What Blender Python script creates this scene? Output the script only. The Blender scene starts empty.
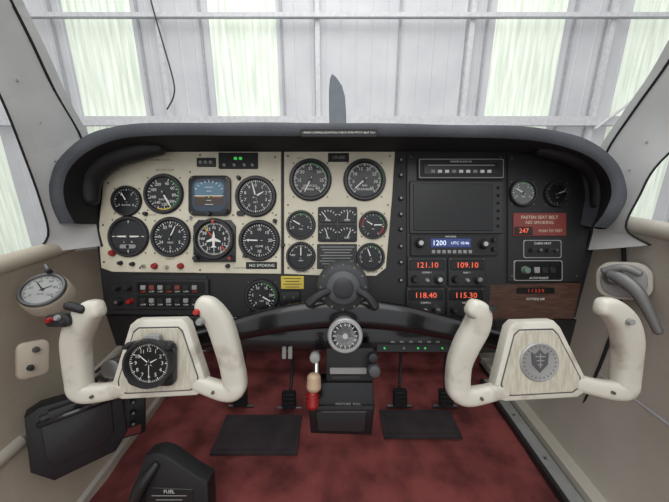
import bpy, math, random
from mathutils import Vector, Matrix
random.seed(4)
F=300.0; PITCH=math.radians(15.6); CH=1.64
CAM=Vector((0,0,CH)); M=Matrix.Translation(CAM)@Matrix.Rotation(-PITCH,4,'X')
def P(px,py,d): return Vector(((px-334.5)*d/F,d,(251-py)*d/F))
sc=bpy.context.scene
try:
    sc.view_settings.view_transform='Standard'; sc.view_settings.look='None'
except Exception as e: print(e)

# ---------------------------------------------------------------- materials
def s2l(c): return tuple(((v/255)/12.92 if v/255<=.04045 else ((v/255+.055)/1.055)**2.4) for v in c)
def mat(name,c,rough=.5,metal=0,c2=None,ns=20,bump=0,bs=200,emit=0,stretch=None,spec=.5,coat=0,lo=.35,hi=.65):
    m=bpy.data.materials.new(name); m.use_nodes=True; nt=m.node_tree; b=nt.nodes['Principled BSDF']
    c=s2l(c)+(1,); b.inputs['Base Color'].default_value=c
    b.inputs['Roughness'].default_value=rough; b.inputs['Metallic'].default_value=metal
    b.inputs['Specular IOR Level'].default_value=spec; b.inputs['Coat Weight'].default_value=coat
    tc=nt.nodes.new('ShaderNodeTexCoord'); mp=nt.nodes.new('ShaderNodeMapping')
    nt.links.new(tc.outputs['Object'],mp.inputs['Vector'])
    if stretch: mp.inputs['Scale'].default_value=stretch
    c2l=(s2l(c2)+(1,)) if c2 else tuple(x*.86 for x in c[:3])+(1,)
    n=nt.nodes.new('ShaderNodeTexNoise'); n.inputs['Scale'].default_value=ns; n.inputs['Detail'].default_value=5
    nt.links.new(mp.outputs[0],n.inputs['Vector'])
    r=nt.nodes.new('ShaderNodeMapRange'); r.inputs['From Min'].default_value=lo; r.inputs['From Max'].default_value=hi
    nt.links.new(n.outputs['Fac'],r.inputs['Value'])
    mx=nt.nodes.new('ShaderNodeMix'); mx.data_type='RGBA'; mx.inputs[6].default_value=c; mx.inputs[7].default_value=c2l
    nt.links.new(r.outputs[0],mx.inputs[0]); nt.links.new(mx.outputs[2],b.inputs['Base Color'])
    if emit:
        nt.links.new(mx.outputs[2],b.inputs['Emission Color']); b.inputs['Emission Strength'].default_value=emit
    if bump:
        n2=nt.nodes.new('ShaderNodeTexNoise'); n2.inputs['Scale'].default_value=bs; n2.inputs['Detail'].default_value=4
        nt.links.new(mp.outputs[0],n2.inputs['Vector'])
        bp=nt.nodes.new('ShaderNodeBump'); bp.inputs['Strength'].default_value=bump; bp.inputs['Distance'].default_value=.003
        nt.links.new(n2.outputs['Fac'],bp.inputs['Height']); nt.links.new(bp.outputs[0],b.inputs['Normal'])
    return m
CREAM=mat('cream_panel_paint',(214,207,186),.45,c2=(198,191,168),ns=14)
YOKE=mat('yoke_plastic',(212,208,194),.36,c2=(172,166,150),ns=26,coat=.25,lo=.54,hi=.74)
BLACK=mat('black_crackle',(28,28,30),.5,bump=.25,bs=900)
BLKG=mat('black_gloss',(16,16,18),.26,coat=.4)
FACE=mat('dial_black',(19,20,22),.28)
BEZ=mat('bezel_black',(38,38,40),.38)
DARK=mat('dark_void',(14,14,15),.8)
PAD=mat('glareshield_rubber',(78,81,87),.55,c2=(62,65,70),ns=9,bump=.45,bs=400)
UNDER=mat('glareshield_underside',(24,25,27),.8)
WHITE=mat('white_mark',(235,235,228),.5)
GREYM=mat('grey_mark',(150,150,148),.5)
CHROME=mat('chrome',(190,190,188),.18,metal=1)
STEEL=mat('steel',(120,120,120),.35,metal=.9)
SCREW=mat('screw_head',(120,112,95),.4,metal=.7)
WOOD=mat('walnut_trim',(88,60,47),.4,c2=(58,38,30),ns=30,stretch=(1,1,7),coat=.3)
PALEWOOD=mat('pale_wood_inlay',(206,201,185),.4,c2=(184,177,158),ns=40,stretch=(6,1,1))
BLUE=mat('sky_blue_face',(92,128,148),.3)
BLUE2=mat('sky_blue_dark',(50,66,84),.3)
BROWN=mat('horizon_brown',(70,58,48),.3)
RED=mat('red_knob',(150,28,24),.35)
REDL=mat('red_placard',(128,56,50),.5)
ORANGE=mat('led_red',(240,96,66),.5,emit=.75)
ORANGED=mat('led_red_dim',(200,60,40),.5,emit=.3)
GREEN=mat('led_green',(70,210,90),.5,emit=.5)
LCD=mat('lcd_blue',(52,66,120),.3,emit=.25)
LCDW=mat('lcd_text',(220,235,255),.3,emit=.8)
GRN=mat('arc_green',(60,130,70),.5); YEL=mat('placard_yellow',(205,182,70),.5); REDM=mat('mark_red',(190,40,35),.5)
SCREEN=mat('screen_black',(10,11,12),.3)
STEELG=mat('stack_face',(36,37,38),.38)
BEIGE=mat('beige_vinyl',(188,178,160),.6,c2=(172,162,144),ns=5,bump=.25,bs=420)
BEIGE2=mat('pale_grey_vinyl',(190,184,172),.55,c2=(176,170,156),ns=5,bump=.2,bs=420)
PILLAR=mat('pillar_paint',(206,206,203),.5,c2=(192,192,189),ns=7)
CARPET=mat('red_carpet',(154,78,74),.95,c2=(92,38,38),ns=11,bump=1,bs=900,lo=.38,hi=.68)
MATB=mat('rubber_mat',(54,44,46),.8,c2=(38,32,34),bump=.4,bs=500)
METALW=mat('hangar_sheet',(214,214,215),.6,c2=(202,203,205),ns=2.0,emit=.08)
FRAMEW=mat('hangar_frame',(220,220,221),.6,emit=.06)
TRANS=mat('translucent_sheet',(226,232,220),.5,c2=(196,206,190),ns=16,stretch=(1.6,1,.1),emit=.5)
SEAM=mat('seam_grey',(184,185,188),.7)
CONC=mat('concrete',(140,138,134),.8,c2=(120,118,115),ns=3)
CLOTH=mat('grey_boot',(78,80,82),.45)
WFACE=mat('grey_white_dial',(156,157,154),.3)
EMBL=mat('emblem_silver',(168,168,166),.35,metal=.3)
PLAC=mat('placard_black',(22,22,24),.6)

# ---------------------------------------------------------------- builder
_tc={}
def text_mesh(s):
    if s in _tc: return _tc[s]
    cu=bpy.data.curves.new('t','FONT'); cu.body=s; cu.align_x='CENTER'; cu.align_y='CENTER'; cu.size=1; cu.resolution_u=2
    o=bpy.data.objects.new('t',cu); bpy.context.collection.objects.link(o)
    bpy.context.view_layer.update()
    me=bpy.data.meshes.new_from_object(o.evaluated_get(bpy.context.evaluated_depsgraph_get()))
    r=([v.co.copy() for v in me.vertices],[tuple(q.vertices) for q in me.polygons])
    bpy.data.objects.remove(o); bpy.data.meshes.remove(me); bpy.data.curves.remove(cu)
    _tc[s]=r; return r
def rrect(x0,y0,x1,y1,r,n=4):
    pts=[]
    for (cx,cy,a0) in ((x1-r,y0+r,-90),(x1-r,y1-r,0),(x0+r,y1-r,90),(x0+r,y0+r,180)):
        for i in range(n+1):
            a=math.radians(a0+90*i/n); pts.append((cx+r*math.cos(a),cy+r*math.sin(a)))
    return pts
def smooth_path(pts,sub=6):
    out=[];n=len(pts)
    for i in range(n-1):
        p0=pts[max(i-1,0)];p1=pts[i];p2=pts[i+1];p3=pts[min(i+2,n-1)]
        for k in range(sub):
            t=k/sub
            out.append(tuple(.5*((2*b)+(-a+c)*t+(2*a-5*b+4*c-d)*t*t+(-a+3*b-3*c+d)*t**3) for a,b,c,d in zip(p0,p1,p2,p3)))
    out.append(tuple(pts[-1])); return out
class MB:
    def __init__(s,name,px=None,py=None,d=None):
        s.name=name; s.V=[];s.Fc=[];s.mi=[];s.mats=[]
        if px is None: s.k=1;s.o=Vector();s.X=Matrix.Identity(4);s.px=s.py=0
        else: s.k=d/F;s.o=P(px,py,d);s.X=M@Matrix.Translation(s.o);s.px=px;s.py=py
    def A(s,px,py,y=0): return Vector((px-s.px,y,s.py-py))
    def L(s,px,py,d): return (P(px,py,d)-s.o)/s.k
    def add(s,vs,fs,m,T=None):
        if m not in s.mats: s.mats.append(m)
        i=s.mats.index(m); b=len(s.V)
        s.V+= [ (T@Vector(v) if T else Vector(v)) for v in vs]
        for f in fs: s.Fc.append(tuple(b+j for j in f)); s.mi.append(i)
    def prism(s,pts,y0,y1,m,ch=0,raw=False,T=None):
        q=[(a-s.px,s.py-b) for a,b in pts] if not raw else list(pts)
        n=len(q); area=sum(q[i][0]*q[(i+1)%n][1]-q[(i+1)%n][0]*q[i][1] for i in range(n))
        sg=1 if area>0 else -1
        vs=[(a,y1,b) for a,b in q]
        if ch:
            steps=[(0,ch)] if ch<1 else [(0,ch),(ch*.3,ch*.3)]
            def inset(ch_):
                ins=[]
                for i in range(n):
                    a=Vector(q[i-1]);b=Vector(q[i]);c=Vector(q[(i+1)%n])
                    e1=(b-a);e2=(c-b)
                    if e1.length<1e-6: e1=e2
                    if e2.length<1e-6: e2=e1
                    e1=e1.normalized();e2=e2.normalized()
                    nn=Vector((-e1.y-e2.y,e1.x+e2.x))*sg
                    if nn.length>1e-6: nn=nn.normalized()/max(.5,math.sqrt(max(0,(1+e1.dot(e2))/2)))
                    ins.append(b+nn*ch_)
                return ins
            for a_,b_ in steps: vs+=[(v.x,y0+b_,v.y) for v in inset(a_)]
            vs+=[(v.x,y0,v.y) for v in inset(ch)]; rings=2+len(steps)
        else: vs+=[(a,y0,b) for a,b in q]; rings=2
        fs=[tuple(range(n)),tuple(range((rings-1)*n,rings*n))]
        for r in range(rings-1):
            for i in range(n):
                j=(i+1)%n; fs.append((r*n+i,r*n+j,(r+1)*n+j,(r+1)*n+i))
        s.add(vs,fs,m,T)
    def rect(s,x0,y0,x1,y1,f,b,m,r=1,ch=.4): s.prism(rrect(x0,y0,x1,y1,max(r,.01),4 if r>.3 else 1),f,b,m,ch)
    def lathe(s,c,prof,m,seg=36,T=None):
        vs=[];fs=[];n=len(prof)
        for r,y in prof:
            for i in range(seg):
                a=2*math.pi*i/seg; vs.append((r*math.cos(a),y,r*math.sin(a)))
        for j in range(n-1):
            for i in range(seg):
                k=(i+1)%seg; fs.append((j*seg+i,j*seg+k,(j+1)*seg+k,(j+1)*seg+i))
        fs.append(tuple(range(seg))); fs.append(tuple(range((n-1)*seg,n*seg)))
        T=Matrix.Translation(Vector(c))@(T or Matrix.Identity(4)); s.add(vs,fs,m,T)
    def knob(s,px,py,r,l,m,y0=0,cap=None,seg=20):
        s.lathe(s.A(px,py),[(r*1.15,y0),(r*1.1,y0-l*.25),(r*.95,y0-l*.35),(r*.88,y0-l*.9),(r*.75,y0-l)],m,seg)
        if cap: s.lathe(s.A(px,py),[(r*.5,y0-l),(r*.5,y0-l-.3)],cap,12)
    def tube(s,pts,m,seg=14,sub=6,flat=1.0,cap=True,up=(0,1,0),sq=1.0):
        q=smooth_path(pts,sub) if sub>1 else pts
        n=len(q);vs=[];fs=[];U=Vector(up)
        def cs(an):
            c,s_=math.cos(an),math.sin(an)
            return (math.copysign(abs(c)**sq,c),math.copysign(abs(s_)**sq,s_)) if sq!=1 else (c,s_)
        for i in range(n):
            a=Vector(q[max(i-1,0)][:3]);b=Vector(q[min(i+1,n-1)][:3]);t=(b-a).normalized()
            e2=U-t*U.dot(t)
            if e2.length<.05: e2=Vector((1,0,0))-t*t.x
            e2.normalize(); e1=t.cross(e2); c=Vector(q[i][:3]);r=q[i][3]
            for k in range(seg):
                u,v=cs(2*math.pi*k/seg); vs.append(c+e1*u*r+e2*v*r*flat)
        for i in range(n-1):
            for k in range(seg):
                l=(k+1)%seg; fs.append((i*seg+k,i*seg+l,(i+1)*seg+l,(i+1)*seg+k))
        s.add(vs,fs,m)
        if cap:
            for e in (0,n-1):
                a=Vector(q[e][:3]); b=Vector(q[e-1 if e else 1][:3]); t=(a-b).normalized(); r=q[e][3]
                e2=U-t*U.dot(t)
                if e2.length<.05: e2=Vector((1,0,0))-t*t.x
                e2.normalize(); e1=t.cross(e2); vs=[];fs=[]
                for j in range(5):
                    ph=j*math.pi/2/4; rr=r*math.cos(ph)+1e-4
                    for k in range(seg):
                        u,v=cs(2*math.pi*k/seg); vs.append(a+t*r*.7*math.sin(ph)+e1*u*rr+e2*v*rr*flat)
                for j in range(4):
                    for k in range(seg):
                        l=(k+1)%seg; fs.append((j*seg+k,j*seg+l,(j+1)*seg+l,(j+1)*seg+k))
                fs.append(tuple(range(4*seg,5*seg))); s.add(vs,fs,m)
    def text(s,t,px,py,size,y,m,T=None,sx=1):
        v,f=text_mesh(t); c=s.A(px,py,y) if T is None else Vector()
        s.add([(c.x+a.x*size*sx,c.y,c.z+a.y*size) for a in v],f,m,T)
    def quad(s,px,py,w,h,y,m,ang=0):
        c=s.A(px,py,y);ca,sa=math.cos(ang),math.sin(ang)
        s.add([(c.x+a*ca+b*sa,c.y,c.z-a*sa+b*ca) for a,b in ((-w/2,-h/2),(w/2,-h/2),(w/2,h/2),(-w/2,h/2))],[(0,1,2,3)],m)
    def screw(s,px,py,y=0,r=1.1): s.lathe(s.A(px,py),[(r,y),(r*.8,y-.4)],SCREW,8)
    def sheet(s,rows,m):
        n=len(rows[0]);vs=[v for r in rows for v in r]
        s.add(vs,[(j*n+i,j*n+i+1,(j+1)*n+i+1,(j+1)*n+i) for j in range(len(rows)-1) for i in range(n-1)],m)
    def box(s,x0,x1,y0,y1,z0,z1,m,T=None):
        vs=[(x,y,z) for x in (x0,x1) for y in (y0,y1) for z in (z0,z1)]
        s.add(vs,[(0,1,3,2),(4,6,7,5),(0,4,5,1),(2,3,7,6),(0,2,6,4),(1,5,7,3)],m,T)
    def done(s,bev=0,ang=35):
        me=bpy.data.meshes.new(s.name)
        me.from_pydata([v*s.k for v in s.V],[],s.Fc)
        for m in s.mats: me.materials.append(m)
        me.polygons.foreach_set('material_index',s.mi)
        me.polygons.foreach_set('use_smooth',[True]*len(me.polygons))
        import bmesh
        bm=bmesh.new();bm.from_mesh(me);bmesh.ops.recalc_face_normals(bm,faces=bm.faces);bm.to_mesh(me);bm.free()
        try: me.set_sharp_from_angle(angle=math.radians(ang))
        except Exception as e: print(e)
        o=bpy.data.objects.new(s.name,me); bpy.context.collection.objects.link(o); o.matrix_world=s.X
        return o
D=.68

# ---------------------------------------------------------------- hangar
YH=4.5
tmid=YH/(math.cos(PITCH)+.637*math.sin(PITCH)); XM=tmid/F
def hx(px): return (px-334.5)*XM
def hz(py):
    e=math.atan((251-py)/F)-PITCH; return CH+YH*math.tan(e)
w=MB('wall_front')
tr=[(72,138),(213,279),(490,558),(626,700),(-90,-20)]
def istr(x): return any(hx(a)<x<hx(b) for a,b in tr)
xs=[];x=-7.5
while x<7.5:
    if istr(x+.05): xs+=[(x,0),(x+.05,-.012),(x+.1,0)]; x+=.1
    else: xs+=[(x,0),(x+.17,0),(x+.178,-.006),(x+.192,-.006),(x+.2,0)]; x+=.2
for i in range(len(xs)-1):
    a,b=xs[i],xs[i+1]
    if b[0]-a[0]<1e-6: continue
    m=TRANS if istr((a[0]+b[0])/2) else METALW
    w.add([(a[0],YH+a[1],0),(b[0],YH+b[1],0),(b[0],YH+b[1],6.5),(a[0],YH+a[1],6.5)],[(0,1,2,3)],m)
w.done()
w=MB('hangar_wall_frame')
for px in (-100,22,166,318,466,600,720):
    x=hx(px); w.box(x-.03,x+.03,YH-.1,YH-.02,0,6.5,FRAMEW); w.box(x-.042,x-.032,YH-.04,YH-.015,0,6.5,SEAM)
for px in (205,283,398,482,566,62,145): 
    x=hx(px); w.box(x-.012,x+.012,YH-.04,YH-.014,0,6.5,SEAM)
for py,h in ((19,.03),(121,.07),(-60,.05)):
    z=hz(py); w.box(-7.5,7.5,YH-.14,YH-.1,z-h,z+h*.6,FRAMEW); w.box(-7.5,7.5,YH-.15,YH-.1,z-h-.012,z-h,SEAM)
pa=(hx(600),YH-.17,hz(130),.02);pb=(hx(720),YH-.17,hz(20),.02); w.tube([pa,pb],FRAMEW,8,1)
w.done()
w=MB('hanging_cable')
pts=[(163,-60),(166,0),(172,45),(178,85),(176,100),(168,112)]
w.tube([(hx(a),YH-.2,hz(b),.010) for a,b in pts],mat('cable_black',(60,60,62)),6,4); w.done()
for nm,sx in (('wall_left',-1),('wall_right',1)):
    w=MB(nm); X=7.5*sx
    w.box(X,X+.1*sx,-5,YH,0,6.5,METALW)
    y=-5
    while y<YH:
        w.box(X-.05*sx,X,y,y+.06,0,6.5,FRAMEW); w.box(X-.02*sx,X,y+.5,y+.53,0,6.5,SEAM); y+=1.1
    for z in (.6,1.7,3.0): w.box(X-.08*sx,X,-5,YH,z,z+.09,FRAMEW)
    w.done()
w=MB('floor'); w.box(-7.5,7.5,-5,YH,-.1,0,CONC); w.done()

w=MB('engine_cowling'); WP=mat('white_aircraft_paint',(205,205,202),.3,coat=.4)
rows=[]
for y,sx_,z0,z1 in ((1.16,.55,-.62,-.08),(1.4,.52,-.60,-.11),(1.62,.40,-.55,-.16),(1.70,.22,-.46,-.22)):
    r=[]
    for k in range(25):
        a=2*math.pi*k/24; c,s_=math.cos(a),math.sin(a)
        r.append((sx_*math.copysign(abs(c)**.6,c),y,CH+(z0+z1)/2+(z1-z0)/2*math.copysign(abs(s_)**.6,s_)))
    rows.append(r)
w.sheet(rows,WP); w.add(rows[-1][:-1],[tuple(range(24))],WP)
w.tube([(0,1.35,CH-.6,.035),(0,1.4,.15,.03)],STEEL,10,1)
ring=[(0,1.4+.12*math.cos(2*math.pi*i/20),.165+.12*math.sin(2*math.pi*i/20),.045) for i in range(21)]
w.tube(ring,DARK,10,1,up=(1,0,0),cap=False)
w.done()
b=MB('propeller_blade',337,110,1.8)
prof=[(330,150),(329,110),(329,90),(330,79),(332,74),(336,77),(342,86),(345,97),(346,112),(347,150),(345,185),(334,185)]
b.prism(prof,-1,1.5,mat('prop_dark',(98,104,112),.4),ch=.6)
b.prism([(334,183),(345,183),(344,222),(335,222)],-1.5,2,STEEL,.5)
b.lathe(b.A(339,222,0),[(14,8),(14,2),(11,-4),(4,-9)],STEEL,24); b.done()

# ---------------------------------------------------------------- cabin shell (world metres)
FZ=CH-.74
w=MB('carpet_floor')
n=30; w.sheet([[(-.6+1.22*i/n,-.5+1.6*j/n,FZ+random.uniform(-.004,.004)) for i in range(n+1)] for j in range(n+1)],CARPET)
w.box(-.6,.62,-.5,1.1,FZ-.03,FZ-.008,MATB); w.done()
w=MB('firewall'); w.box(-.62,.64,1.1,1.13,FZ,CH-.1,DARK)
for i in range(12):
    x=-.5+i*.09; w.tube([(x,1.09,FZ+.1,.008),(x+.03,1.06,FZ+.3,.008),(x-.01,1.0,FZ+.5,.008)],BEZ,6,3)
w.done()
def sidewall(nm,x,sg,m,sill):
    w=MB(nm); secs=[(x,CH+sill),(x+.015*sg,CH+sill-.03),(x+.03*sg,CH-.35),(x+.02*sg,CH-.55),(x-.01*sg,FZ-.01)]
    Y=[-.35,0,.3,.5,.7,.9,1.1]
    w.sheet([[(a,y,b) for y in Y] for a,b in secs],m)
    w.sheet([[(a+.05*sg,y,b) for y in Y] for a,b in (secs[0],secs[-1])],m)
    w.sheet([[(x,y,CH+sill) for y in Y],[(x+.05*sg,y,CH+sill) for y in Y]],m)
    w.tube([(x+.015*sg,-.35,CH+sill,.017),(x+.015*sg,.75,CH+sill,.017)],m,12,1)
    return w
w=sidewall('sidewall_trim',-.57,-1,BEIGE,-.165)
w.tube([(-.60,-.3,CH-.50,.016),(-.60,.45,CH-.50,.016),(-.60,.8,CH-.48,.016)],BEIGE2,12,3)
w.tube([(-.575,-.3,FZ+.02,.016),(-.575,1.0,FZ+.02,.016)],BEIGE2,10,1)
w.done()
w=sidewall('door_trim_panel',.60,1,BEIGE2,-.115)
w.tube([(.605,.62,CH-.12,.004),(.625,.6,CH-.3,.004),(.62,.62,CH-.6,.004),(.6,.64,FZ,.004)],UNDER,8,4)
w.tube([(.628,-.2,CH-.46,.005),(.628,.3,CH-.46,.005),(.628,.61,CH-.47,.005)],SEAM,8,2)
w.done()
w=MB('door_sill')
w.box(.565,.60,-.3,1.0,FZ+.004,FZ+.035,BEIGE2); w.box(.525,.560,-.3,.9,FZ+.004,FZ+.018,GREYM); w.box(.558,.567,-.3,1.0,FZ+.004,FZ+.012,DARK)
w.box(.515,.525,-.3,.9,FZ+.004,FZ+.022,STEELG)
for i in range(7): w.lathe((.542,-.1+i*.14,FZ+.019),[(.004,0),(.003,.002)],STEEL,8,T=Matrix.Rotation(math.radians(90),4,'X'))
w.done()

def pillar(nm,cols,screws):
    b=MB(nm,cols[0][0][0],cols[0][0][1],D)
    rows=[]
    for o_,i_ in cols:
        A_=b.L(*o_);B_=b.L(*i_); mid=(A_+B_)/2+Vector((0,-6,0)); q1=(A_*.8+B_*.2)+Vector((0,-4.5,0)); q2=(A_*.2+B_*.8)+Vector((0,-4.5,0))
        back=Vector((0,14,0)); rows.append([A_+back,A_,q1,mid,q2,B_,B_+back,A_+back])
    flat=[tuple(c for v in r for c in v) for r in rows]
    sm=smooth_path(flat,5); rows=[[Vector(r[i:i+3]) for i in range(0,len(r),3)] for r in sm]
    b.sheet(rows,PILLAR)
    b.tube([tuple(r[5])+(1.2,) for r in rows],UNDER,8,1); b.tube([tuple(r[1])+(.8,) for r in rows],UNDER,8,1)
    for k in screws:
        r=rows[k]; b.lathe(r[3]+Vector((0,-.2,0)),[(1.6,0),(1.2,-.6)],GREYM,10)
    b.done()
pillar('windshield_pillar',[((30,256,.60),(102,246,.68)),((48,236,.60),(97,222,.68)),((40,200,.57),(92,180,.67)),((22,150,.53),(82,140,.65)),((2,100,.49),(55,92,.58)),((-28,40,.45),(28,35,.52)),((-60,-30,.40),(-8,-35,.46))],[9,13,17,21,25])
pillar('windshield_pillar',[((650,245,.58),(587,250,.68)),((626,228,.60),(594,224,.68)),((640,195,.58),(600,184,.67)),((655,168,.56),(607,152,.66)),((690,132,.52),(636,108,.60)),((730,80,.47),(670,60,.54)),((770,20,.43),(707,-5,.48))],[9,13,17,21,25])

# ---------------------------------------------------------------- glareshield
b=MB('glareshield',335,135,.60)
lip=[(70,224),(61,206),(59,186),(66,166),(86,147),(118,134),(165,130),(250,130.5),(335,131),(430,131.5),(520,134),(566,142),(597,156),(613,176),(616,196),(609,214),(598,228)]
edge=[(98,224),(98,210),(100,192),(104,176),(112,164),(128,156),(165,151.5),(250,151),(335,151),(430,151),(520,152),(562,154),(582,164),(592,180),(595,196),(595,212),(592,228)]
dl=[.62,.60,.59,.585,.58,.58,.58,.58,.58,.58,.58,.58,.58,.585,.59,.60,.62]
L_=smooth_path([tuple(b.L(a[0],a[1],d)) for a,d in zip(lip,dl)],5)
E_=smooth_path([tuple(b.L(a[0],a[1],D)) for a in edge],5)
rows=[]
prof=[(-5,2),(-6,-2),(-4,-4.5),(1,-5.5),(5.5,-4.5),(7,-1),(6.5,6)]
for k,(l,e) in enumerate(zip(L_,E_)):
    l=Vector(l);e=Vector(e)
    a=Vector(L_[max(k-1,0)]);c=Vector(L_[min(k+1,len(L_)-1)]);t=(c-a);t.y=0;t.normalize(); nrm=Vector((-t.z,0,t.x))
    wv=.6*math.sin(k*.37)+.4*math.sin(k*.9+1)
    sc_=1+.1*(1-max(0,nrm.z))
    ring=[e+Vector((0,1,0))]+[l+nrm*(r_*sc_+wv*(r_>0)*.8)+Vector((0,y_,0)) for r_,y_ in prof]
    o=l+nrm*7*sc_
    fwd=Matrix.Rotation(PITCH,3,'X')@Vector((0,1,0))
    ring.append(o+fwd*60); ring.append(o+fwd*160-Vector((0,0,8))); rows.append(ring)
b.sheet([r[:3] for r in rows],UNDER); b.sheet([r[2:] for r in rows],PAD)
b.tube([tuple(b.L(90,200,.655))+(9,),tuple(b.L(90,176,.65))+(13,),tuple(b.L(110,158,.645))+(13,),tuple(b.L(140,149,.645))+(12,),tuple(b.L(160,148,.65))+(8,)],BLACK,14,6)
b.tube([tuple(b.L(598,205,.655))+(7,),tuple(b.L(598,176,.65))+(10,),tuple(b.L(575,157,.645))+(10,),tuple(b.L(540,149,.65))+(7,)],BLACK,14,6)
b.done(ang=60)
b=MB('warning_placard',339,133,.567)
b.rect(301,129,377,137.5,-1.6,1.5,PLAC,r=1.5); b.text('MAKE COMPASS DEVIATION CHECK WITH PITOT HEAT ON',339,133.3,2.6,-1.7,WHITE)
for x in (303,375): b.screw(x,133.3,-1.6,.8)
b.done()

# ---------------------------------------------------------------- instrument panel
b=MB('instrument_panel',340,235,D)
b.prism([(98,149),(594,149),(600,230),(577,318),(345,322),(104,316),(95,240)],2,9,BLACK)
b.prism([(104,172),(109,160),(120,153),(140,151.5),(281,151.5),(281,274),(112,272),(101,268),(99,245),(99,222)],0,2,CREAM,.5)
b.prism([(284,151.5),(395,151.5),(392,200),(389,235),(386,268),(376,276),(350,276),(330,276),(284,274)],0,2,CREAM,.5)
b.rect(407,153,505,313,.3,2,STEELG)
b.prism([(508,153),(565,155),(582,166),(589,182),(590,225),(581,282),(508,282)],.3,2,BLACK,.4)
b.prism([(490,285),(581,283),(573,319),(488,319)],-.6,2,WOOD,.5)
b.prism([(103,275),(206,275),(212,316),(110,314)],.6,2,BEZ,.4)
for x,y in ((108,183),(118,157),(150,156),(200,155),(275,157),(276,215),(275,268),(200,270),(140,268),(104,262),(288,156),(390,156),(288,268),(384,262),(335,155),(288,205),(388,205),(103,225),(233,215),(190,172)): b.screw(x,y,0)
for x,y in ((411,157),(501,157),(411,308),(501,308),(512,158),(562,160),(585,185),(584,225),(577,276),(512,276)): b.screw(x,y,.3)
for s_,x,y,z,m in (('OFF',118,170,3,DARK),('BEACON LIGHT',165,170,2.6,DARK),('GEAR DN',128,160,2.4,DARK),('ALT STATIC',150,215,2.4,DARK),('AIR SPEED IN KTS',160,160,2.6,DARK),('TURN RATE',240,268,2.6,DARK),('FUEL PRESS',302,272,2.6,DARK),('OIL TEMP',372,272,2.6,DARK),('NAV 1',300,158,2.6,DARK),('LIGHTS',170,259,2.6,DARK),('BEFORE LANDING',337,272,2.4,DARK)):
    b.text(s_,x,y,z,-.05,m)
b.done()
b=MB('lower_subpanel',340,335,D)
b.prism([(108,315),(212,316),(345,318),(575,319),(567,350),(455,353),(400,349),(300,349),(240,352),(118,345)],-3,8,BLKG,1.2)
for x in (285,291): b.rect(x-2,345,x+2,357,-6,-3,GREYM,r=.8)
b.rect(376,343,448,351,-3.6,-3,FACE)
for x,m in ((384,GREEN),(403,GREYM),(417,GREEN),(424,GREEN),(441,GREEN)): b.lathe(b.A(x,347),[(1.1,-3.6),(.9,-4.4)],m,10)
for x in range(392,445,9): b.text('ON',x,341,2.4,-3.1,WHITE)
for x in (480,500,520): b.knob(x,335,3,5,BEZ,-3)
b.done()

def pol(cx,cy,r,a): return (cx+r*math.sin(a),cy-r*math.cos(a))
def gauge(name,cx,cy,r,major=10,minor=2,nums=None,needles=((40,.75,.07),),arcs=(),a0=0,a1=360,lab=None,dep=3,face=FACE,bez=BEZ,mk=WHITE,flange=True,d=D,done=True,b=None,ndm=None):
    if b is None: b=MB(name,cx,cy,d)
    c=b.A(cx,cy)
    if flange:
        for k in range(4):
            x,y=pol(cx,cy,r*1.2,math.radians(45+90*k)); b.screw(x,y,0,.9)
    b.lathe(c,[(r*1.06,0),(r*1.06,-dep*.5),(r*1.0,-dep),(r*.9,-dep),(r*.85,-dep*.55),(r*.84,-dep*.4)],bez,40)
    b.lathe(c,[(r*.86,-dep*.38),(r*.86,-dep*.42)],face,36)
    y=-dep*.42-.05
    tot=major*minor
    for i in range(tot+(0 if a1-a0>=360 else 1)):
        a=math.radians(a0+(a1-a0)*i/tot); big=i%minor==0
        l=r*(.14 if big else .08); x_,y_=pol(cx,cy,r*.82-l/2,a); b.quad(x_,y_,r*(.035 if big else .022),l,y,mk,a)
    for s_,e_,m_ in arcs:
        n=14;vs=[]
        for i in range(n+1):
            a=math.radians(s_+(e_-s_)*i/n)
            for rr in (.78,.84):
                x_,y_=pol(cx,cy,r*rr,a); vs.append(b.A(x_,y_,y-.03))
        b.add(vs,[(2*i,2*i+1,2*i+3,2*i+2) for i in range(n)],m_)
    if nums:
        for i,s_ in enumerate(nums):
            a=math.radians(a0+(a1-a0)*i/(len(nums) if a1-a0>=360 else max(1,len(nums)-1)))
            x_,y_=pol(cx,cy,r*.56,a); b.text(s_,x_,y_,r*.22,y,mk)
    if lab:
        for k,s_ in enumerate(lab): b.text(s_,cx,cy+r*(.3+.18*k),r*.14,y,mk)
    for an,l,wd in needles:
        a=math.radians(an); 
        t=pol(cx,cy,r*l,a);t1=pol(cx,cy,r*l*.8,a-.05*wd/.07);t2=pol(cx,cy,r*l*.8,a+.05*wd/.07)
        w1=pol(cx,cy,r*wd*.5,a-1.57);w2=pol(cx,cy,r*wd*.5,a+1.57);tl=pol(cx,cy,-r*.2,a)
        b.add([b.A(q[0],q[1],y-.5) for q in (tl,w1,t1,t,t2,w2)],[(0,1,2,3,4,5)],ndm or mk)
    b.lathe(c,[(r*.09,y-.3),(r*.07,y-.9)],BEZ,12)
    if done: b.done()
    return b
N10=[str(i) for i in range(10)]
gauge('suction_gauge',127,201,14.5,6,3,['3','4','5','6'],((-30,.7,.08),),a0=-120,a1=120,lab=['SUCTION'])
gauge('airspeed_indicator',164,194,19,12,2,['40','60','80','100','120','140','160','180','200'],((150,.8,.09),),((30,150,GRN),(150,200,YEL),(204,208,REDM)),a0=20,a1=330,lab=['KNOTS'])
b=MB('altimeter',256,196.5,D)
b.rect(237,211,245,216,-2,0,BEZ,r=2)
gauge('altimeter',256,196.5,19.5,10,5,N10,((-15,.78,.07),(60,.5,.1)),lab=['ALT'],b=b)
b=MB('turn_coordinator',129,236.5,D)
gauge('turn_coordinator',129,236.5,19.5,4,1,None,((90,.62,.09),(-90,.62,.09)),b=b,done=False)
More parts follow.
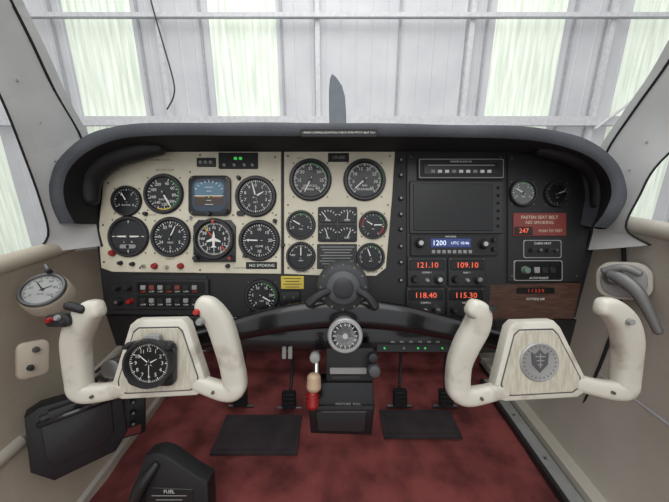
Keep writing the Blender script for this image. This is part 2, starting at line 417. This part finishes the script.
b.rect(121,244.5,137,248.5,-2.2,-1.2,GREYM,r=1.8,ch=.2); b.lathe(b.A(129,246.5),[(1.7,-2.3),(1.2,-2.9)],DARK,12); b.text('L        R',129,242,2.8,-1.35,WHITE); b.done()
gauge('radio_compass',171,237,19,12,3,['N','','6','','E','','S','','24','W','','33'],((25,.7,.06),),lab=['HDG'])
gauge('vertical_speed_indicator',259.5,240.5,19.5,8,5,['0','5','10','15','20','15','10','5'],((-88,.72,.07),),a0=-90,a1=270,lab=['CLIMB'])
gauge('fuel_flow_gauge',262,296,16,10,2,['0','5','10','15','20','25'],((120,.7,.08),),((0,100,GRN),),a0=-140,a1=140,lab=['GPH'])
gauge('manifold_pressure_gauge',310.5,180,20,10,5,['10','15','20','25','30','35','40'],((205,.72,.07),),((-10,80,GRN),),a0=-140,a1=140,lab=['MANIFOLD','PRESS'])
gauge('tachometer',364.5,180,20,10,5,['0','5','10','15','20','25','30','35'],((-132,.72,.07),),((50,100,GRN),(106,110,REDM)),a0=-140,a1=140,lab=['RPM','HUNDREDS'])
gauge('fuel_quantity_gauge',301,225,14,6,3,['E','','','','F'],((-60,.7,.09),),((-30,60,GRN),),a0=-110,a1=110,lab=['FUEL'])
gauge('oil_pressure_gauge',373,225,13.5,6,3,None,((90,.72,.09),(-60,.6,.09)),((100,150,REDM),(30,100,GRN),(-100,-50,REDM)),a0=-150,a1=150,lab=['OIL'])
gauge('ammeter',301,256.5,14,6,3,['-60','0','60'],((0,.7,.08),),a0=-80,a1=80,lab=['AMPS'])
gauge('exhaust_temperature_gauge',370.5,257,13.5,8,3,None,((-20,.7,.08),),((-10,60,GRN),),a0=-120,a1=120,lab=['EGT'])
gauge('cylinder_temperature_gauge',522.5,193,13,8,2,['0','2','4','6'],((-60,.7,.09),),((-20,60,GRN),),a0=-120,a1=120,lab=['TEMP'],face=mat('grey_dial',(104,107,105),.3),mk=WHITE,bez=BEZ)
gauge('deicing_gauge',556.5,194,12.5,6,3,None,((70,.7,.09),),lab=['AIR'],mk=GREYM)

b=MB('attitude_indicator',210.5,196,D)
b.rect(189.5,176,231.5,216,-3.2,0,BEZ,r=6,ch=1)
b.prism(rrect(193.5,179.5,227.5,212,9,6),-3.6,-3.1,BLUE2)
b.prism(rrect(196,183,225,196.5,4,4),-3.8,-3.5,BLUE); b.prism(rrect(196,196.5,225,206,4,4),-3.8,-3.5,BROWN)
b.quad(210.5,196.5,29,.7,-3.9,WHITE)
for k,(yy,ww) in enumerate(((188,8),(192,5),(201,5),(205,8))): b.quad(210.5,yy,ww,.5,-3.9,WHITE)
AMB=mat('amber',(190,130,60),.5)
for sx in(-1,1): b.quad(210.5+sx*8,197.5,9,1.1,-4.2,AMB)
b.lathe(b.A(210.5,197.5),[(1.1,-3.9),(1,-4.4)],YEL,10)
for k in range(-4,5):
    x_,y_=pol(210.5,197,14.8,math.radians(k*15)); b.quad(x_,y_,.6,2.2,-3.95,WHITE,math.radians(k*15))
b.knob(210.5,214,2.3,4,BEZ,-3); b.knob(228,212,2,4,BLACK,-3)
for x,y in ((193,179),(228,179),(193,213)): b.screw(x,y,-3.1,1)
b.done()
b=MB('heading_indicator',215,240,D)
b.prism([(199,220),(231,220),(236,226),(236,262),(194,262),(194,226)],-2.4,0,BEZ,1)
gauge('',215,239,19.5,12,6,['N','3','6','E','12','15','S','21','24','W','30','33'],((-38,.66,.05),),flange=False,b=b,done=False,dep=6,ndm=ORANGED)
pl=[(215,231),(216,235),(216.3,238),(222,241),(222,242.4),(216.3,241.4),(216,245.5),(218,247.6),(212,247.6),(214,245.5),(213.7,241.4),(208,242.4),(208,241),(213.7,238),(214,235)]
b.prism(pl,-3.6,-3.2,WHITE)
b.quad(207,229,1.2,6,-3.3,YEL,-.6); b.quad(225,249,1.2,6,-3.3,ORANGED,-.6); b.prism([(213.6,220.5),(216.4,220.5),(215,224)],-6.4,-5.6,ORANGED)
b.knob(198,258,2.6,6,BEZ,-2.4); b.knob(232,258,2.6,6,BEZ,-2.4,REDM); b.done()

b=MB('annunciator_panel',238,161,D)
b.rect(219,153,258,169,-1.6,0,PLAC); 
for x,m in ((226,BEZ),(236,GREEN),(241,GREEN),(250,BEZ)): b.rect(x-1.6,157.5,x+1.6,160.3,-2.2,-1.5,m,r=.8)
for x in (225,235,245,253): b.knob(x,165.5,1.4,2,GREYM,-1.5)
b.done()
b=MB('indicator_light',206,162,D); b.rect(197,158,216,167,-1.2,0,BEZ)
for x in (201,206,211): b.lathe(b.A(x,162.5),[(1.8,-1.2),(1.2,-2.4)],GREYM,12)
b.done()
b=MB('switch_row',180,264,D)
for x,y,m,r in ((113,253,RED,3),(155,266,RED,2.8),(181,266,RED,2.8),(121,263,BEZ,2),(133,264,BEZ,2),(144,266,CHROME,1.7),(167,267,CHROME,1.7),(196,257,WHITE,1.8),(246,255,BEZ,2.5),(228,266,BEZ,2),(283,245,BEZ,2.0),(239,178,BEZ,2),(146,214,BEZ,2),(191,218,CHROME,1.6),(275,221,BEZ,2)):
    b.knob(x,y,r,4,m)
b.done()
b=MB('placard',292.5,282,D)
b.rect(281,276,304,289,-.8,0,YEL,r=.6)
for i in range(4): b.quad(292.5,278.5+i*2.8,18-(i%2)*4,.7,-.85,DARK)
b.done()
b=MB('limitations_placard',336.5,257,D)
b.rect(317,244,357,269,-.7,0,BEZ,r=1)
for i in range(8): b.quad(337+random.uniform(-1,1),247+i*2.8,34-(i*7%5)*2,.7,-.75,GREYM)
b.done()
b=MB('placard',262,265,D); b.rect(246,262,277,269,-.6,0,PLAC,r=.5); b.text('NO SMOKING',262,265.5,4,-.65,WHITE); b.done()
b=MB('placard',338,157,D); b.rect(328,153,349,162,-.6,0,PLAC,r=.5); b.text('CRUISE',338.5,157.7,4,-.65,GREYM); b.done()
b=MB('engine_gauge_cluster',337.5,224.5,D)
b.rect(318,207,357,242,-1.6,0,BEZ,r=2)
for i,x in enumerate((328,347)):
    for j,y in enumerate((215.5,233)):
        b.rect(x-8.5,y-7.5,x+8.5,y+7.5,-2.4,-1.5,FACE,r=2)
        for k in range(-3,4):
            a=math.radians(k*18); x_,y_=pol(x,y+5,9.5,a); b.quad(x_,y_,.6,1.8,-2.5,WHITE,a)
        a=math.radians(-35+i*40+j*20); x_,y_=pol(x,y+5,4.5,a); b.quad(x_,y_,.7,8,-2.6,WHITE,a)
        b.text(('FUEL','OIL','TEMP','CHT')[i*2+j],x,y+5,2.6,-2.6,WHITE)
b.done()
b=MB('audio_selector_panel',160,294,D)
b.rect(112,279,209,309,-1.5,.6,STEELG,r=2)
for r_ in range(2):
    b.rect(138,282+r_*13,205,293+r_*13,-2.2,-1.4,FACE,r=1)
    for i in range(7): 
        b.rect(142+i*8.5,285+r_*13,147+i*8.5,289.5+r_*13,-3.2,-2.1,(REDL if (i*3+r_)%9==3 else BEZ if (i+r_)%2 else GREYM),r=.7)
        b.text('COM',144.5+i*8.5,291.3+r_*13,2.2,-2.25,ORANGED if r_==0 and i%3==0 else WHITE)
b.knob(119,287,3,6,BEZ,-1.5);b.knob(130,287,3,6,BEZ,-1.5);b.knob(121,301,3.2,6,BLACK,-1.5,CHROME);b.knob(132,301,2.5,5,RED,-1.5)
b.done()
b=MB('landing_gear_switch',288,300,D)
b.rect(280,291,300,311,-1.2,2,FACE,r=2)
LD=mat('lamp_dim',(60,66,58),.4)
for x,y in ((285,297),(294,297),(290,305)): b.lathe(b.A(x,y),[(2,-1.2),(1.6,-2.4)],LD,12)
b.done()

# radio stack
b=MB('audio_player',460,168,D)
b.rect(417,158,504,180,-2,.3,BLACK,r=1.5); b.prism(rrect(418.5,159.5,502.5,178.5,1.5),-2.2,-1.9,GREYM); b.prism(rrect(419.3,160.3,501.7,177.7,1.5),-2.4,-2.1,BLACK)
b.rect(423,164,498,175,-2.7,-2.3,FACE,r=1); b.quad(460,166,66,1,-2.8,GREYM)
for i in range(9): b.rect(430+i*7,170.5,434+i*7,173.5,-3.2,-2.6,WHITE if i%3 else GREYM,r=.5)
b.text('MARKER AUDIO SEL',460,162.4,2.4,-2.6,WHITE); b.done()
b=MB('navigation_display',453,206,D)
b.rect(409,181,503,234,-1.4,.3,BEZ,r=2,ch=.8); b.rect(413,184,492,231,-1.8,-1.3,SCREEN,r=1.5)
for i in range(6): b.knob(497.5,188+i*7.6,1.3,2,BLACK,-1.4)
b.done()
b=MB('transponder',449,243,D)
b.rect(410,235,497,256,-2,.3,BLACK,r=1.5,ch=.6); b.rect(430,238.5,470,247.5,-2.4,-1.9,LCD,r=.8)
b.text('1200',438.5,243.2,7,-2.5,LCDW); b.text('UTC 10:46',459,243.2,4,-2.5,LCDW)
for i in range(8): b.rect(431+i*5.2,250,434.5+i*5.2,253.5,-2.9,-1.9,GREYM,r=.6)
b.knob(419,243,4.5,6,BEZ,-2,CHROME); b.knob(482,244,4.5,6,BEZ,-2,CHROME); b.knob(492,240,2,4,BEZ,-2); b.knob(492,249,2,4,BEZ,-2)
b.text('AVIONICS',450,236.8,2.4,-2.1,WHITE); b.done()
def radio(nm,x0,y0,x1,y1,t,lab):
    b=MB(nm,(x0+x1)/2,(y0+y1)/2,D); cx=(x0+x1)/2
    b.rect(x0,y0,x1,y1,-2,.3,STEELG,r=1.5,ch=.6); b.rect(x0+2,y0+3,x1-2,y0+13,-2.4,-1.9,SCREEN,r=.8)
    b.text(t,cx,y0+8.2,7.6,-2.5,ORANGE,sx=1.08)
    b.text(lab,cx,y0+15.5,2.6,-2.1,WHITE)
    b.knob(x0+7,y1-7,3.4,6,BEZ,-2,BLACK); b.knob(x1-8,y1-7,4.4,5,BEZ,-2,CHROME); b.knob(cx,y1-6,1.8,3,GREYM,-2)
    b.screw(x0+2.5,y0+2,-2,.8);b.screw(x1-2.5,y0+2,-2,.8); b.done()
radio('navcom_radio',407,257,446,286,'121.10','COMM 1'); radio('navcom_radio',447.5,257,485,286,'109.10','NAV 1')
radio('navcom_radio',406,287,444,316,'118.40','COMM 2'); radio('navcom_radio',446,287,484,316,'115.30','NAV 2')
b=MB('circuit_breaker_strip',402,215,D)
for y in (160,175,198,214,229,246,262,280): b.knob(401,y,2.2,3,BEZ,2,GREYM)
b.done()
b=MB('seat_belt_placard',539,224,D)
b.rect(513,213,566,236,-.8,.3,REDL,r=1); b.text('FASTEN SEAT BELT',539,217.5,4.4,-.9,CREAM); b.text('NO SMOKING',539,222.7,4.4,-.9,CREAM)
b.rect(514,227,532,235,-1.4,-.7,SCREEN,r=.6); b.text('247',523,231,6.5,-1.5,ORANGE)
b.text('PUSH TO TEST',550,231,3.6,-.9,CREAM); b.done()
b=MB('switch_panel',542,249,D)
b.prism(rrect(523,240,561,258,2),-.7,.3,GREYM); b.rect(523.7,240.7,560.3,257.3,-1,.3,BLACK,r=2)
for i in range(4): b.knob(530+i*8,250,1.8,4,CHROME if i%2 else BEZ,-.8)
b.text('CABIN HEAT',542,243.5,3,-1.1,WHITE);b.done()
b=MB('autopilot_controller',537,270,D)
b.prism(rrect(513.3,260.3,561.7,280.7,2),-1.1,.3,GREYM); b.rect(514,261,561,280,-1.4,.3,FACE,r=2)
b.knob(524,270,3.6,5,mat('knob_green',(104,124,110),.4),-1.4); 
for i in range(3): b.rect(533+i*8,267,538.5+i*8,273,-2.6,-1.3,GREYM if i==0 else BEZ,r=1)
b.text('AUTO FLIGHT',538,278,3,-1.5,WHITE);b.done()
b=MB('digital_readout',535,290.5,D)
b.rect(516,287.5,554,293.5,-1.2,-.5,SCREEN,r=1); b.text('1 1 5.3 0',535,290.7,4.6,-1.3,ORANGED); b.text('OUTSIDE AIR',535,299,3.2,-.7,WHITE); b.done()

# ---------------------------------------------------------------- control column
b=MB('control_column',345,310,.62)
pts=[(150,350,.60,9),(205,338,.62,10),(250,326,.63,12),(295,317,.63,14),(345,313,.63,15),(395,317,.63,14),(440,326,.63,12),(490,338,.62,10),(538,350,.60,9)]
b.tube([tuple(b.L(x,y,d))+(r,) for x,y,d,r in pts],BLKG,24,8,flat=.5,sq=.75)
b.lathe(b.L(343,287,.61),[(26,22),(26,8),(24.5,3),(21,-1),(18,-3),(16,-7),(12,-9),(8,-9.5)],CLOTH,40)
b.lathe(b.L(343,287,.61),[(10,-9),(10,-12),(7,-13)],BEZ,24)
for k in range(12):
    a=2*math.pi*k/12; c=b.L(343,287,.61); b.lathe(c+Vector((22*math.cos(a),1,22*math.sin(a))),[(1.5,0),(1.2,-2)],SCREW,8)
b.tube([tuple(b.L(331,290,.60))+(4,),tuple(b.L(318,296,.59))+(4,),tuple(b.L(309,304,.59))+(4.5,)],BEZ,10,4)
b.tube([tuple(b.L(356,290,.60))+(4,),tuple(b.L(368,297,.59))+(4,),tuple(b.L(375,307,.59))+(4.5,)],BEZ,10,4)
c=b.L(345,335,.56)
b.lathe(c,[(12,26),(12,4),(15.5,3),(15.8,-3),(14.5,-4.5),(12.5,-4.5),(12,-3)],EMBL,36)
b.lathe(c,[(12.2,-2.6),(12.2,-3)],FACE,32)
for k in range(16):
    a=2*math.pi*k/16; b.add([c+Vector((r*math.sin(a+da),-3.2,r*math.cos(a+da))) for r,da in ((11,-.03),(11,.03),(8.6,.03),(8.6,-.03))],[(0,1,2,3)],WHITE)
b.lathe(c,[(3,-3),(2.5,-4.5)],CHROME,16)
b.done()

b=MB('engine_control_pedestal',342,390,.62)
b.prism(rrect(326,347,374,380,3),-4,14,BLACK,1)
b.prism(rrect(330,366,366,372,1),-4.8,-4,GREYM); b.prism(rrect(332,374,360,377,1),-4.8,-4,BEZ)
b.prism([(312,380),(372,380),(374,404),(371,432),(311,430),(309,404)],-6,16,FACE,1.5)
b.prism([(311,402),(372,402),(372,405),(311,405)],-8,-6,BEZ); 
b.text('MIXTURE  PULL',348,401,3.6,-6.2,GREYM)
b.prism([(316,408),(366,408),(364,428),(318,427)],-7,-6,BLKG,.6)
b.tube([tuple(b.A(342,395,12))+(7,),tuple(b.L(342,400,.80))+(7,),tuple(b.L(342,414,.93))+(7,)],BLACK,12,3)
def pull(px,py,r,l,m,st=CHROME):
    c=b.A(px,py); b.lathe(c,[(2,0),(2,-10)],st,12); b.lathe(c,[(r*.5,-10),(r*.9,-11),(r,-13),(r,-13-l*.6),(r*.85,-13-l*.9),(r*.5,-13-l)],m,22)
pull(371,352,5,6,BEZ); pull(372,364,6,8,CLOTH); pull(316,352,5,7,GREYM)
b.tube([tuple(b.A(317,356,-6))+(3,),tuple(b.A(317,372,-12))+(3,)],CHROME,10,1)
b.tube([tuple(b.A(315,371,-15))+(6.5,),tuple(b.A(315,380,-16))+(7,)],mat('lever_cream',(190,165,135),.4),16,3,cap=True)
b.tube([tuple(b.A(314,386,-17))+(5,),tuple(b.A(314,396,-19))+(5.6,)],RED,16,3)
for k in range(3): 
    b.tube([tuple(b.A(314,386+k*4,-17.2))+(6.2,),tuple(b.A(314,387.4+k*4,-17.4))+(6.2,)],RED,16,1,cap=False)
b.done()

# ---------------------------------------------------------------- yokes
def yoke(cx,plate,lh,rh):
    d=.50; b=MB('control_yoke',cx,357,d)
    b.prism(plate,-4,8,YOKE,2.5)
    mx=sum(p_[0] for p_ in plate)/len(plate); my=sum(p_[1] for p_ in plate)/len(plate)
    inl=[(mx+(x-mx)*.83,my+(y-my)*.80) for x,y in plate]
    inl2=[(mx+(x-mx)*.86,my+(y-my)*.835) for x,y in plate]; b.prism(inl2,-4.5,-3.7,STEEL,.3)
    b.prism(inl,-5,-3.8,PALEWOOD,.5)
    for h in (lh,rh):
        b.tube([tuple(b.A(x,y,yy))+(r,) for x,y,r,yy in h],YOKE,32,7,flat=.85,sq=.68)
    b.lathe(b.A(mx,352,0),[(16,8),(14,14),(9,20),(9,44)],BLKG,28)
    return b,mx,my
pl=[(138,319),(184,318),(189,323),(207,378),(206,389),(198,394),(124,398),(116,395),(114,383),(132,324)]
lh=[(112,305,8.5,-18),(104,308,10.5,-16),(92,320,12.5,-11),(83,337,12.5,-7),(80,358,12,-3),(79.5,380,11.5,0),(81,389,11,0),(89,393,9.5,0),(106,392,8.5,1),(126,388,8,2)]
rh=[(210,301,8.5,-18),(216,305,10.5,-16),(224,320,12,-11),(229,340,12,-7),(232.5,360,11.5,-3),(235,379,11.5,0),(234.5,388,11,0),(226,391,9.5,0),(209,387,8.5,1),(193,381,8,2)]
b,mx,my=yoke(160,pl,lh,rh)
b.prism(rrect(69,309,92,321,5),-26,-18,BEZ,1.5)
b.knob(75,314,2.5,4,RED,-26);b.knob(82,312,2.4,3,GREYM,-26);b.knob(87,317,2.4,4,BEZ,-26)
b.tube([tuple(b.A(90,301,-25))+(4,),tuple(b.A(103,305,-24))+(4,)],BLACK,12,2)
b.knob(211,316,3.2,4,GREYM,-24); b.knob(208,307,2.6,4,REDM,-24)
b.lathe(b.A(107,371,6),[(9.5,6),(9.5,-2),(7,-3)],STEEL,24)
for x,y in ((98,393),(216,389)): b.lathe(b.A(x,y,0),[(1.8,-6),(1.4,-9.5)],SCREW,10)
b.done()
b=MB('yoke_clock',151,362,.485)
b.prism(rrect(127,341,176,386,8,5),-1,2,BLKG,1)
gauge('',151,362,23.5,12,5,['12','1','2','3','4','5','6','7','8','9','10','11'],((-50,.6,.05),(62,.42,.06),(180,.66,.03)),flange=False,b=b,done=False,dep=8)
b.knob(130,345,3,7,BEZ,-1);b.knob(172,345,3,7,BEZ,-1);b.rect(147,334,161,342,-4,2,GREYM,r=2)
b.done()
pl=[(513,321),(552,320),(558,326),(584,378),(583,390),(575,396),(504,400),(495,398),(492,386),(507,327)]
lh=[(464,304,8.5,-18),(471,309,10.5,-16),(471,323,12,-11),(463,343,12,-7),(458,362,11.5,-3),(457.5,383,11.5,0),(459,391,11,0),(468,396,9.5,0),(486,394,8.5,1),(506,389,8,2)]
rh=[(586,303,8.5,-18),(596,306,10.5,-16),(611,319,12.5,-11),(620,337,12.5,-7),(623.5,356,12,-3),(625,378,11.5,0),(624,387,11,0),(616,390,9.5,0),(598,388,8.5,1),(574,382,8,2)]
b,mx,my=yoke(537,pl,lh,rh)
b.lathe(b.A(535.5,360,0),[(19,-4.8),(19,-6),(18,-6.6),(17,-6.2)],EMBL,40)
DK=mat('crest_grey',(88,88,90),.5)
b.prism([(527,350),(531,352),(535.5,347),(540,352),(544,350),(543,362),(535.5,370),(528,362)],-7.2,-6.1,DK,.4)
for k in range(3): b.quad(535.5,354+k*4,10-k*2.5,1.2,-7.3,EMBL)
b.quad(535.5,358,1.2,14,-7.35,EMBL)
for k in range(24):
    a=2*math.pi*k/24; x_,y_=pol(535.5,360,15.5,a); b.quad(x_,y_,.7,2,-6.7,DK,a)
b.lathe(b.A(480,304,0),[(3,-22),(2.4,-27)],BEZ,12); b.lathe(b.A(606,316,0),[(3.4,-22),(2.8,-27)],GREYM,14)
for x,y in ((478,395),(606,389)): b.lathe(b.A(x,y,0),[(1.8,-6),(1.4,-9.5)],SCREW,10)
b.done()

# ---------------------------------------------------------------- pedals, mats, floor items
def pedal(px,py,d):
    b=MB('rudder_pedal',px,py,d)
    b.prism(rrect(px-7,py-9,px+7,py+8,2),-2,2,DARK,.8)
    for i in range(4): b.rect(px-5.5,py-7+i*4,px+5.5,py-5.5+i*4,-3,-1.8,BEZ,r=.4)
    b.tube([tuple(b.A(px,py,3))+(1.6,),tuple(b.A(px+2,py-28,8))+(1.6,),tuple(b.A(px+2,py-60,4))+(1.6,)],BEZ,10,4)
    b.tube([tuple(b.A(px-12,py+9,2))+(1.6,),tuple(b.A(px+12,py+9,2))+(1.6,)],STEEL,10,1); b.done()
for x,y in ((240,398),(289,400),(400,398),(446,398)): pedal(x,y,.95)
def floormat(x0,x1,y0,y1):
    b=MB('heel_mat'); b.box(x0,x1,y0,y1,FZ+.004,FZ+.010,MATB); b.box(x0+.012,x1-.012,y0+.012,y1-.012,FZ+.010,FZ+.012,MATB)
    b.done()
floormat(-.33,-.10,.62,.75); floormat(.14,.36,.67,.77)
b=MB('rudder_torque_tube'); b.tube([(-.59,.98,FZ+.16,.012),(.6,.98,FZ+.16,.012)],BEZ,12,1); b.done()
b=MB('fuel_selector',172,482,.62)
b.prism([(148,452),(160,449),(170,452),(196,470),(210,478),(212,525),(128,525),(132,492)],-6,12,BLACK,3)
b.prism([(152,482),(196,484),(200,525),(146,525)],-7,-5.5,STEELG,.6)
for i in range(5): b.quad(173,490+i*4,34-(i%2)*8,.9,-7.1,GREYM)
b.text('FUEL',173,486,5,-7.2,WHITE)
b.tube([tuple(b.A(160,460,-6))+(4,),tuple(b.A(150,475,-12))+(5,),tuple(b.A(140,500,-12))+(4,)],BEZ,12,4)
b.done()
b=MB('outside_air_thermometer',0,0,.545); b.o=P(43,290,.545)
b.X=M@Matrix.Translation(b.o)@Matrix.Rotation(math.radians(16),4,'Z')@Matrix.Rotation(math.radians(38),4,'X').inverted()
gauge('',0,0,18.5,12,4,['0','20','40','60','80','100'],((-40,.7,.06),(60,.5,.06)),flange=False,b=b,done=False,face=WFACE,mk=DARK,bez=STEEL,a0=-130,a1=130,lab=['TEMP'])
b.lathe((0,0,0),[(21,16),(21,3),(19.5,0)],BEIGE,36)
b.lathe((0,-2,20),[(3,0),(2.4,-6)],BEZ,14); b.tube([(0,-6,20,2),(-3,-8,25,1.6)],STEEL,8,2)
b.done()
b=MB('cabin_light_switch',33,358,.53); b.X=M@Matrix.Translation(b.o)@Matrix.Rotation(math.radians(60),4,'Z')
b.rect(22,342,46,378,0,6,BEIGE,r=6,ch=2); b.knob(35,350,2.6,5,STEEL); b.knob(31,367,2.6,5,BEZ); b.done()
b=MB('map_pocket',75,432,.60); b.X=M@Matrix.Translation(b.o)@Matrix.Rotation(math.radians(40),4,'Z')
b.prism([(40,402),(50,396),(100,392),(113,400),(118,445),(108,462),(60,470),(44,455)],-8,10,BLACK,3)
b.prism([(50,404),(96,397),(104,408),(106,440),(98,450),(60,456),(54,444)],-10,-8,BEZ,2)
b.prism([(56,400),(92,395),(94,404),(58,410)],-14,-8,BEZ,1); b.tube([tuple(b.A(50,412,-8))+(3,),tuple(b.A(78,405,-16))+(3,),tuple(b.A(106,404,-8))+(3,)],BLKG,10,4)
b.done()
b=MB('circuit_breaker_panel',120,415,.72); b.X=M@Matrix.Translation(b.o)@Matrix.Rotation(math.radians(35),4,'Z')
b.prism(rrect(98,385,142,440,3),0,6,STEELG,1)
for i in range(3):
    for j in range(4): b.knob(107+i*12,393+j*11,2.6,4,BLACK,0,GREYM)
b.rect(104,430,138,438,-1,0,REDL,r=1); b.done()
b=MB('power_cord',75,350,.6)
b.tube([tuple(b.L(*q))+(1.6,) for q in ((96,372,.6),(104,366,.6),(110,372,.58),(106,380,.56),(97,378,.57),(90,395,.58),(70,410,.58))],BLACK,8,6); b.done()
b=MB('door_handle',622,282,.60); b.X=M@Matrix.Translation(b.o)@Matrix.Rotation(math.radians(-42),4,'Z')
HM=mat('handle_grey_metal',(128,128,126),.4,metal=.5)
b.prism(rrect(602,262,644,300,14,6),2,8,BEIGE2,2); b.prism(rrect(606,265,640,297,13,6),0,4,GREYM,1.5)
b.lathe(b.A(616,277,0),[(9,2),(8,-5),(5,-8)],HM,28)
b.tube([tuple(b.A(612,274,-8))+(4,),tuple(b.A(622,279,-11))+(6,),tuple(b.A(632,290,-12))+(5.6,),tuple(b.A(639,306,-11))+(4.6,),tuple(b.A(646,326,-9))+(3.6,)],HM,16,6,flat=.5)
b.tube([tuple(b.A(608,271,-7))+(3,),tuple(b.A(622,267,-8))+(3.4,),tuple(b.A(634,273,-7))+(3,)],HM,12,5,flat=.5)
b.done()

# ---------------------------------------------------------------- light, camera
wd=bpy.data.worlds.new('w'); sc.world=wd; wd.use_nodes=True
bg=wd.node_tree.nodes['Background']; bg.inputs[0].default_value=(.95,.97,1,1); bg.inputs[1].default_value=.9
def area(nm,loc,rot,size,e,c=(1,1,1)):
    l=bpy.data.lights.new(nm,'AREA'); l.size=size; l.energy=e; l.color=c
    o=bpy.data.objects.new(nm,l); bpy.context.collection.objects.link(o); o.location=loc; o.rotation_euler=rot
area('added_overhead_fill',(0,-1.6,4.2),(math.radians(36),0,0),3,52)  # added soft fill above and behind the camera, not a hangar fixture
area('added_overhead_fill',(0,2.2,5.8),(math.radians(30),0,0),3,90)  # second added fill, aimed forward and down at the front wall
cd=bpy.data.cameras.new('camera'); co=bpy.data.objects.new('camera',cd); bpy.context.collection.objects.link(co)
co.location=CAM; co.rotation_euler=(math.radians(90)-PITCH,0,0); cd.sensor_width=36; cd.lens=36*F/669; cd.clip_start=.01
sc.camera=co
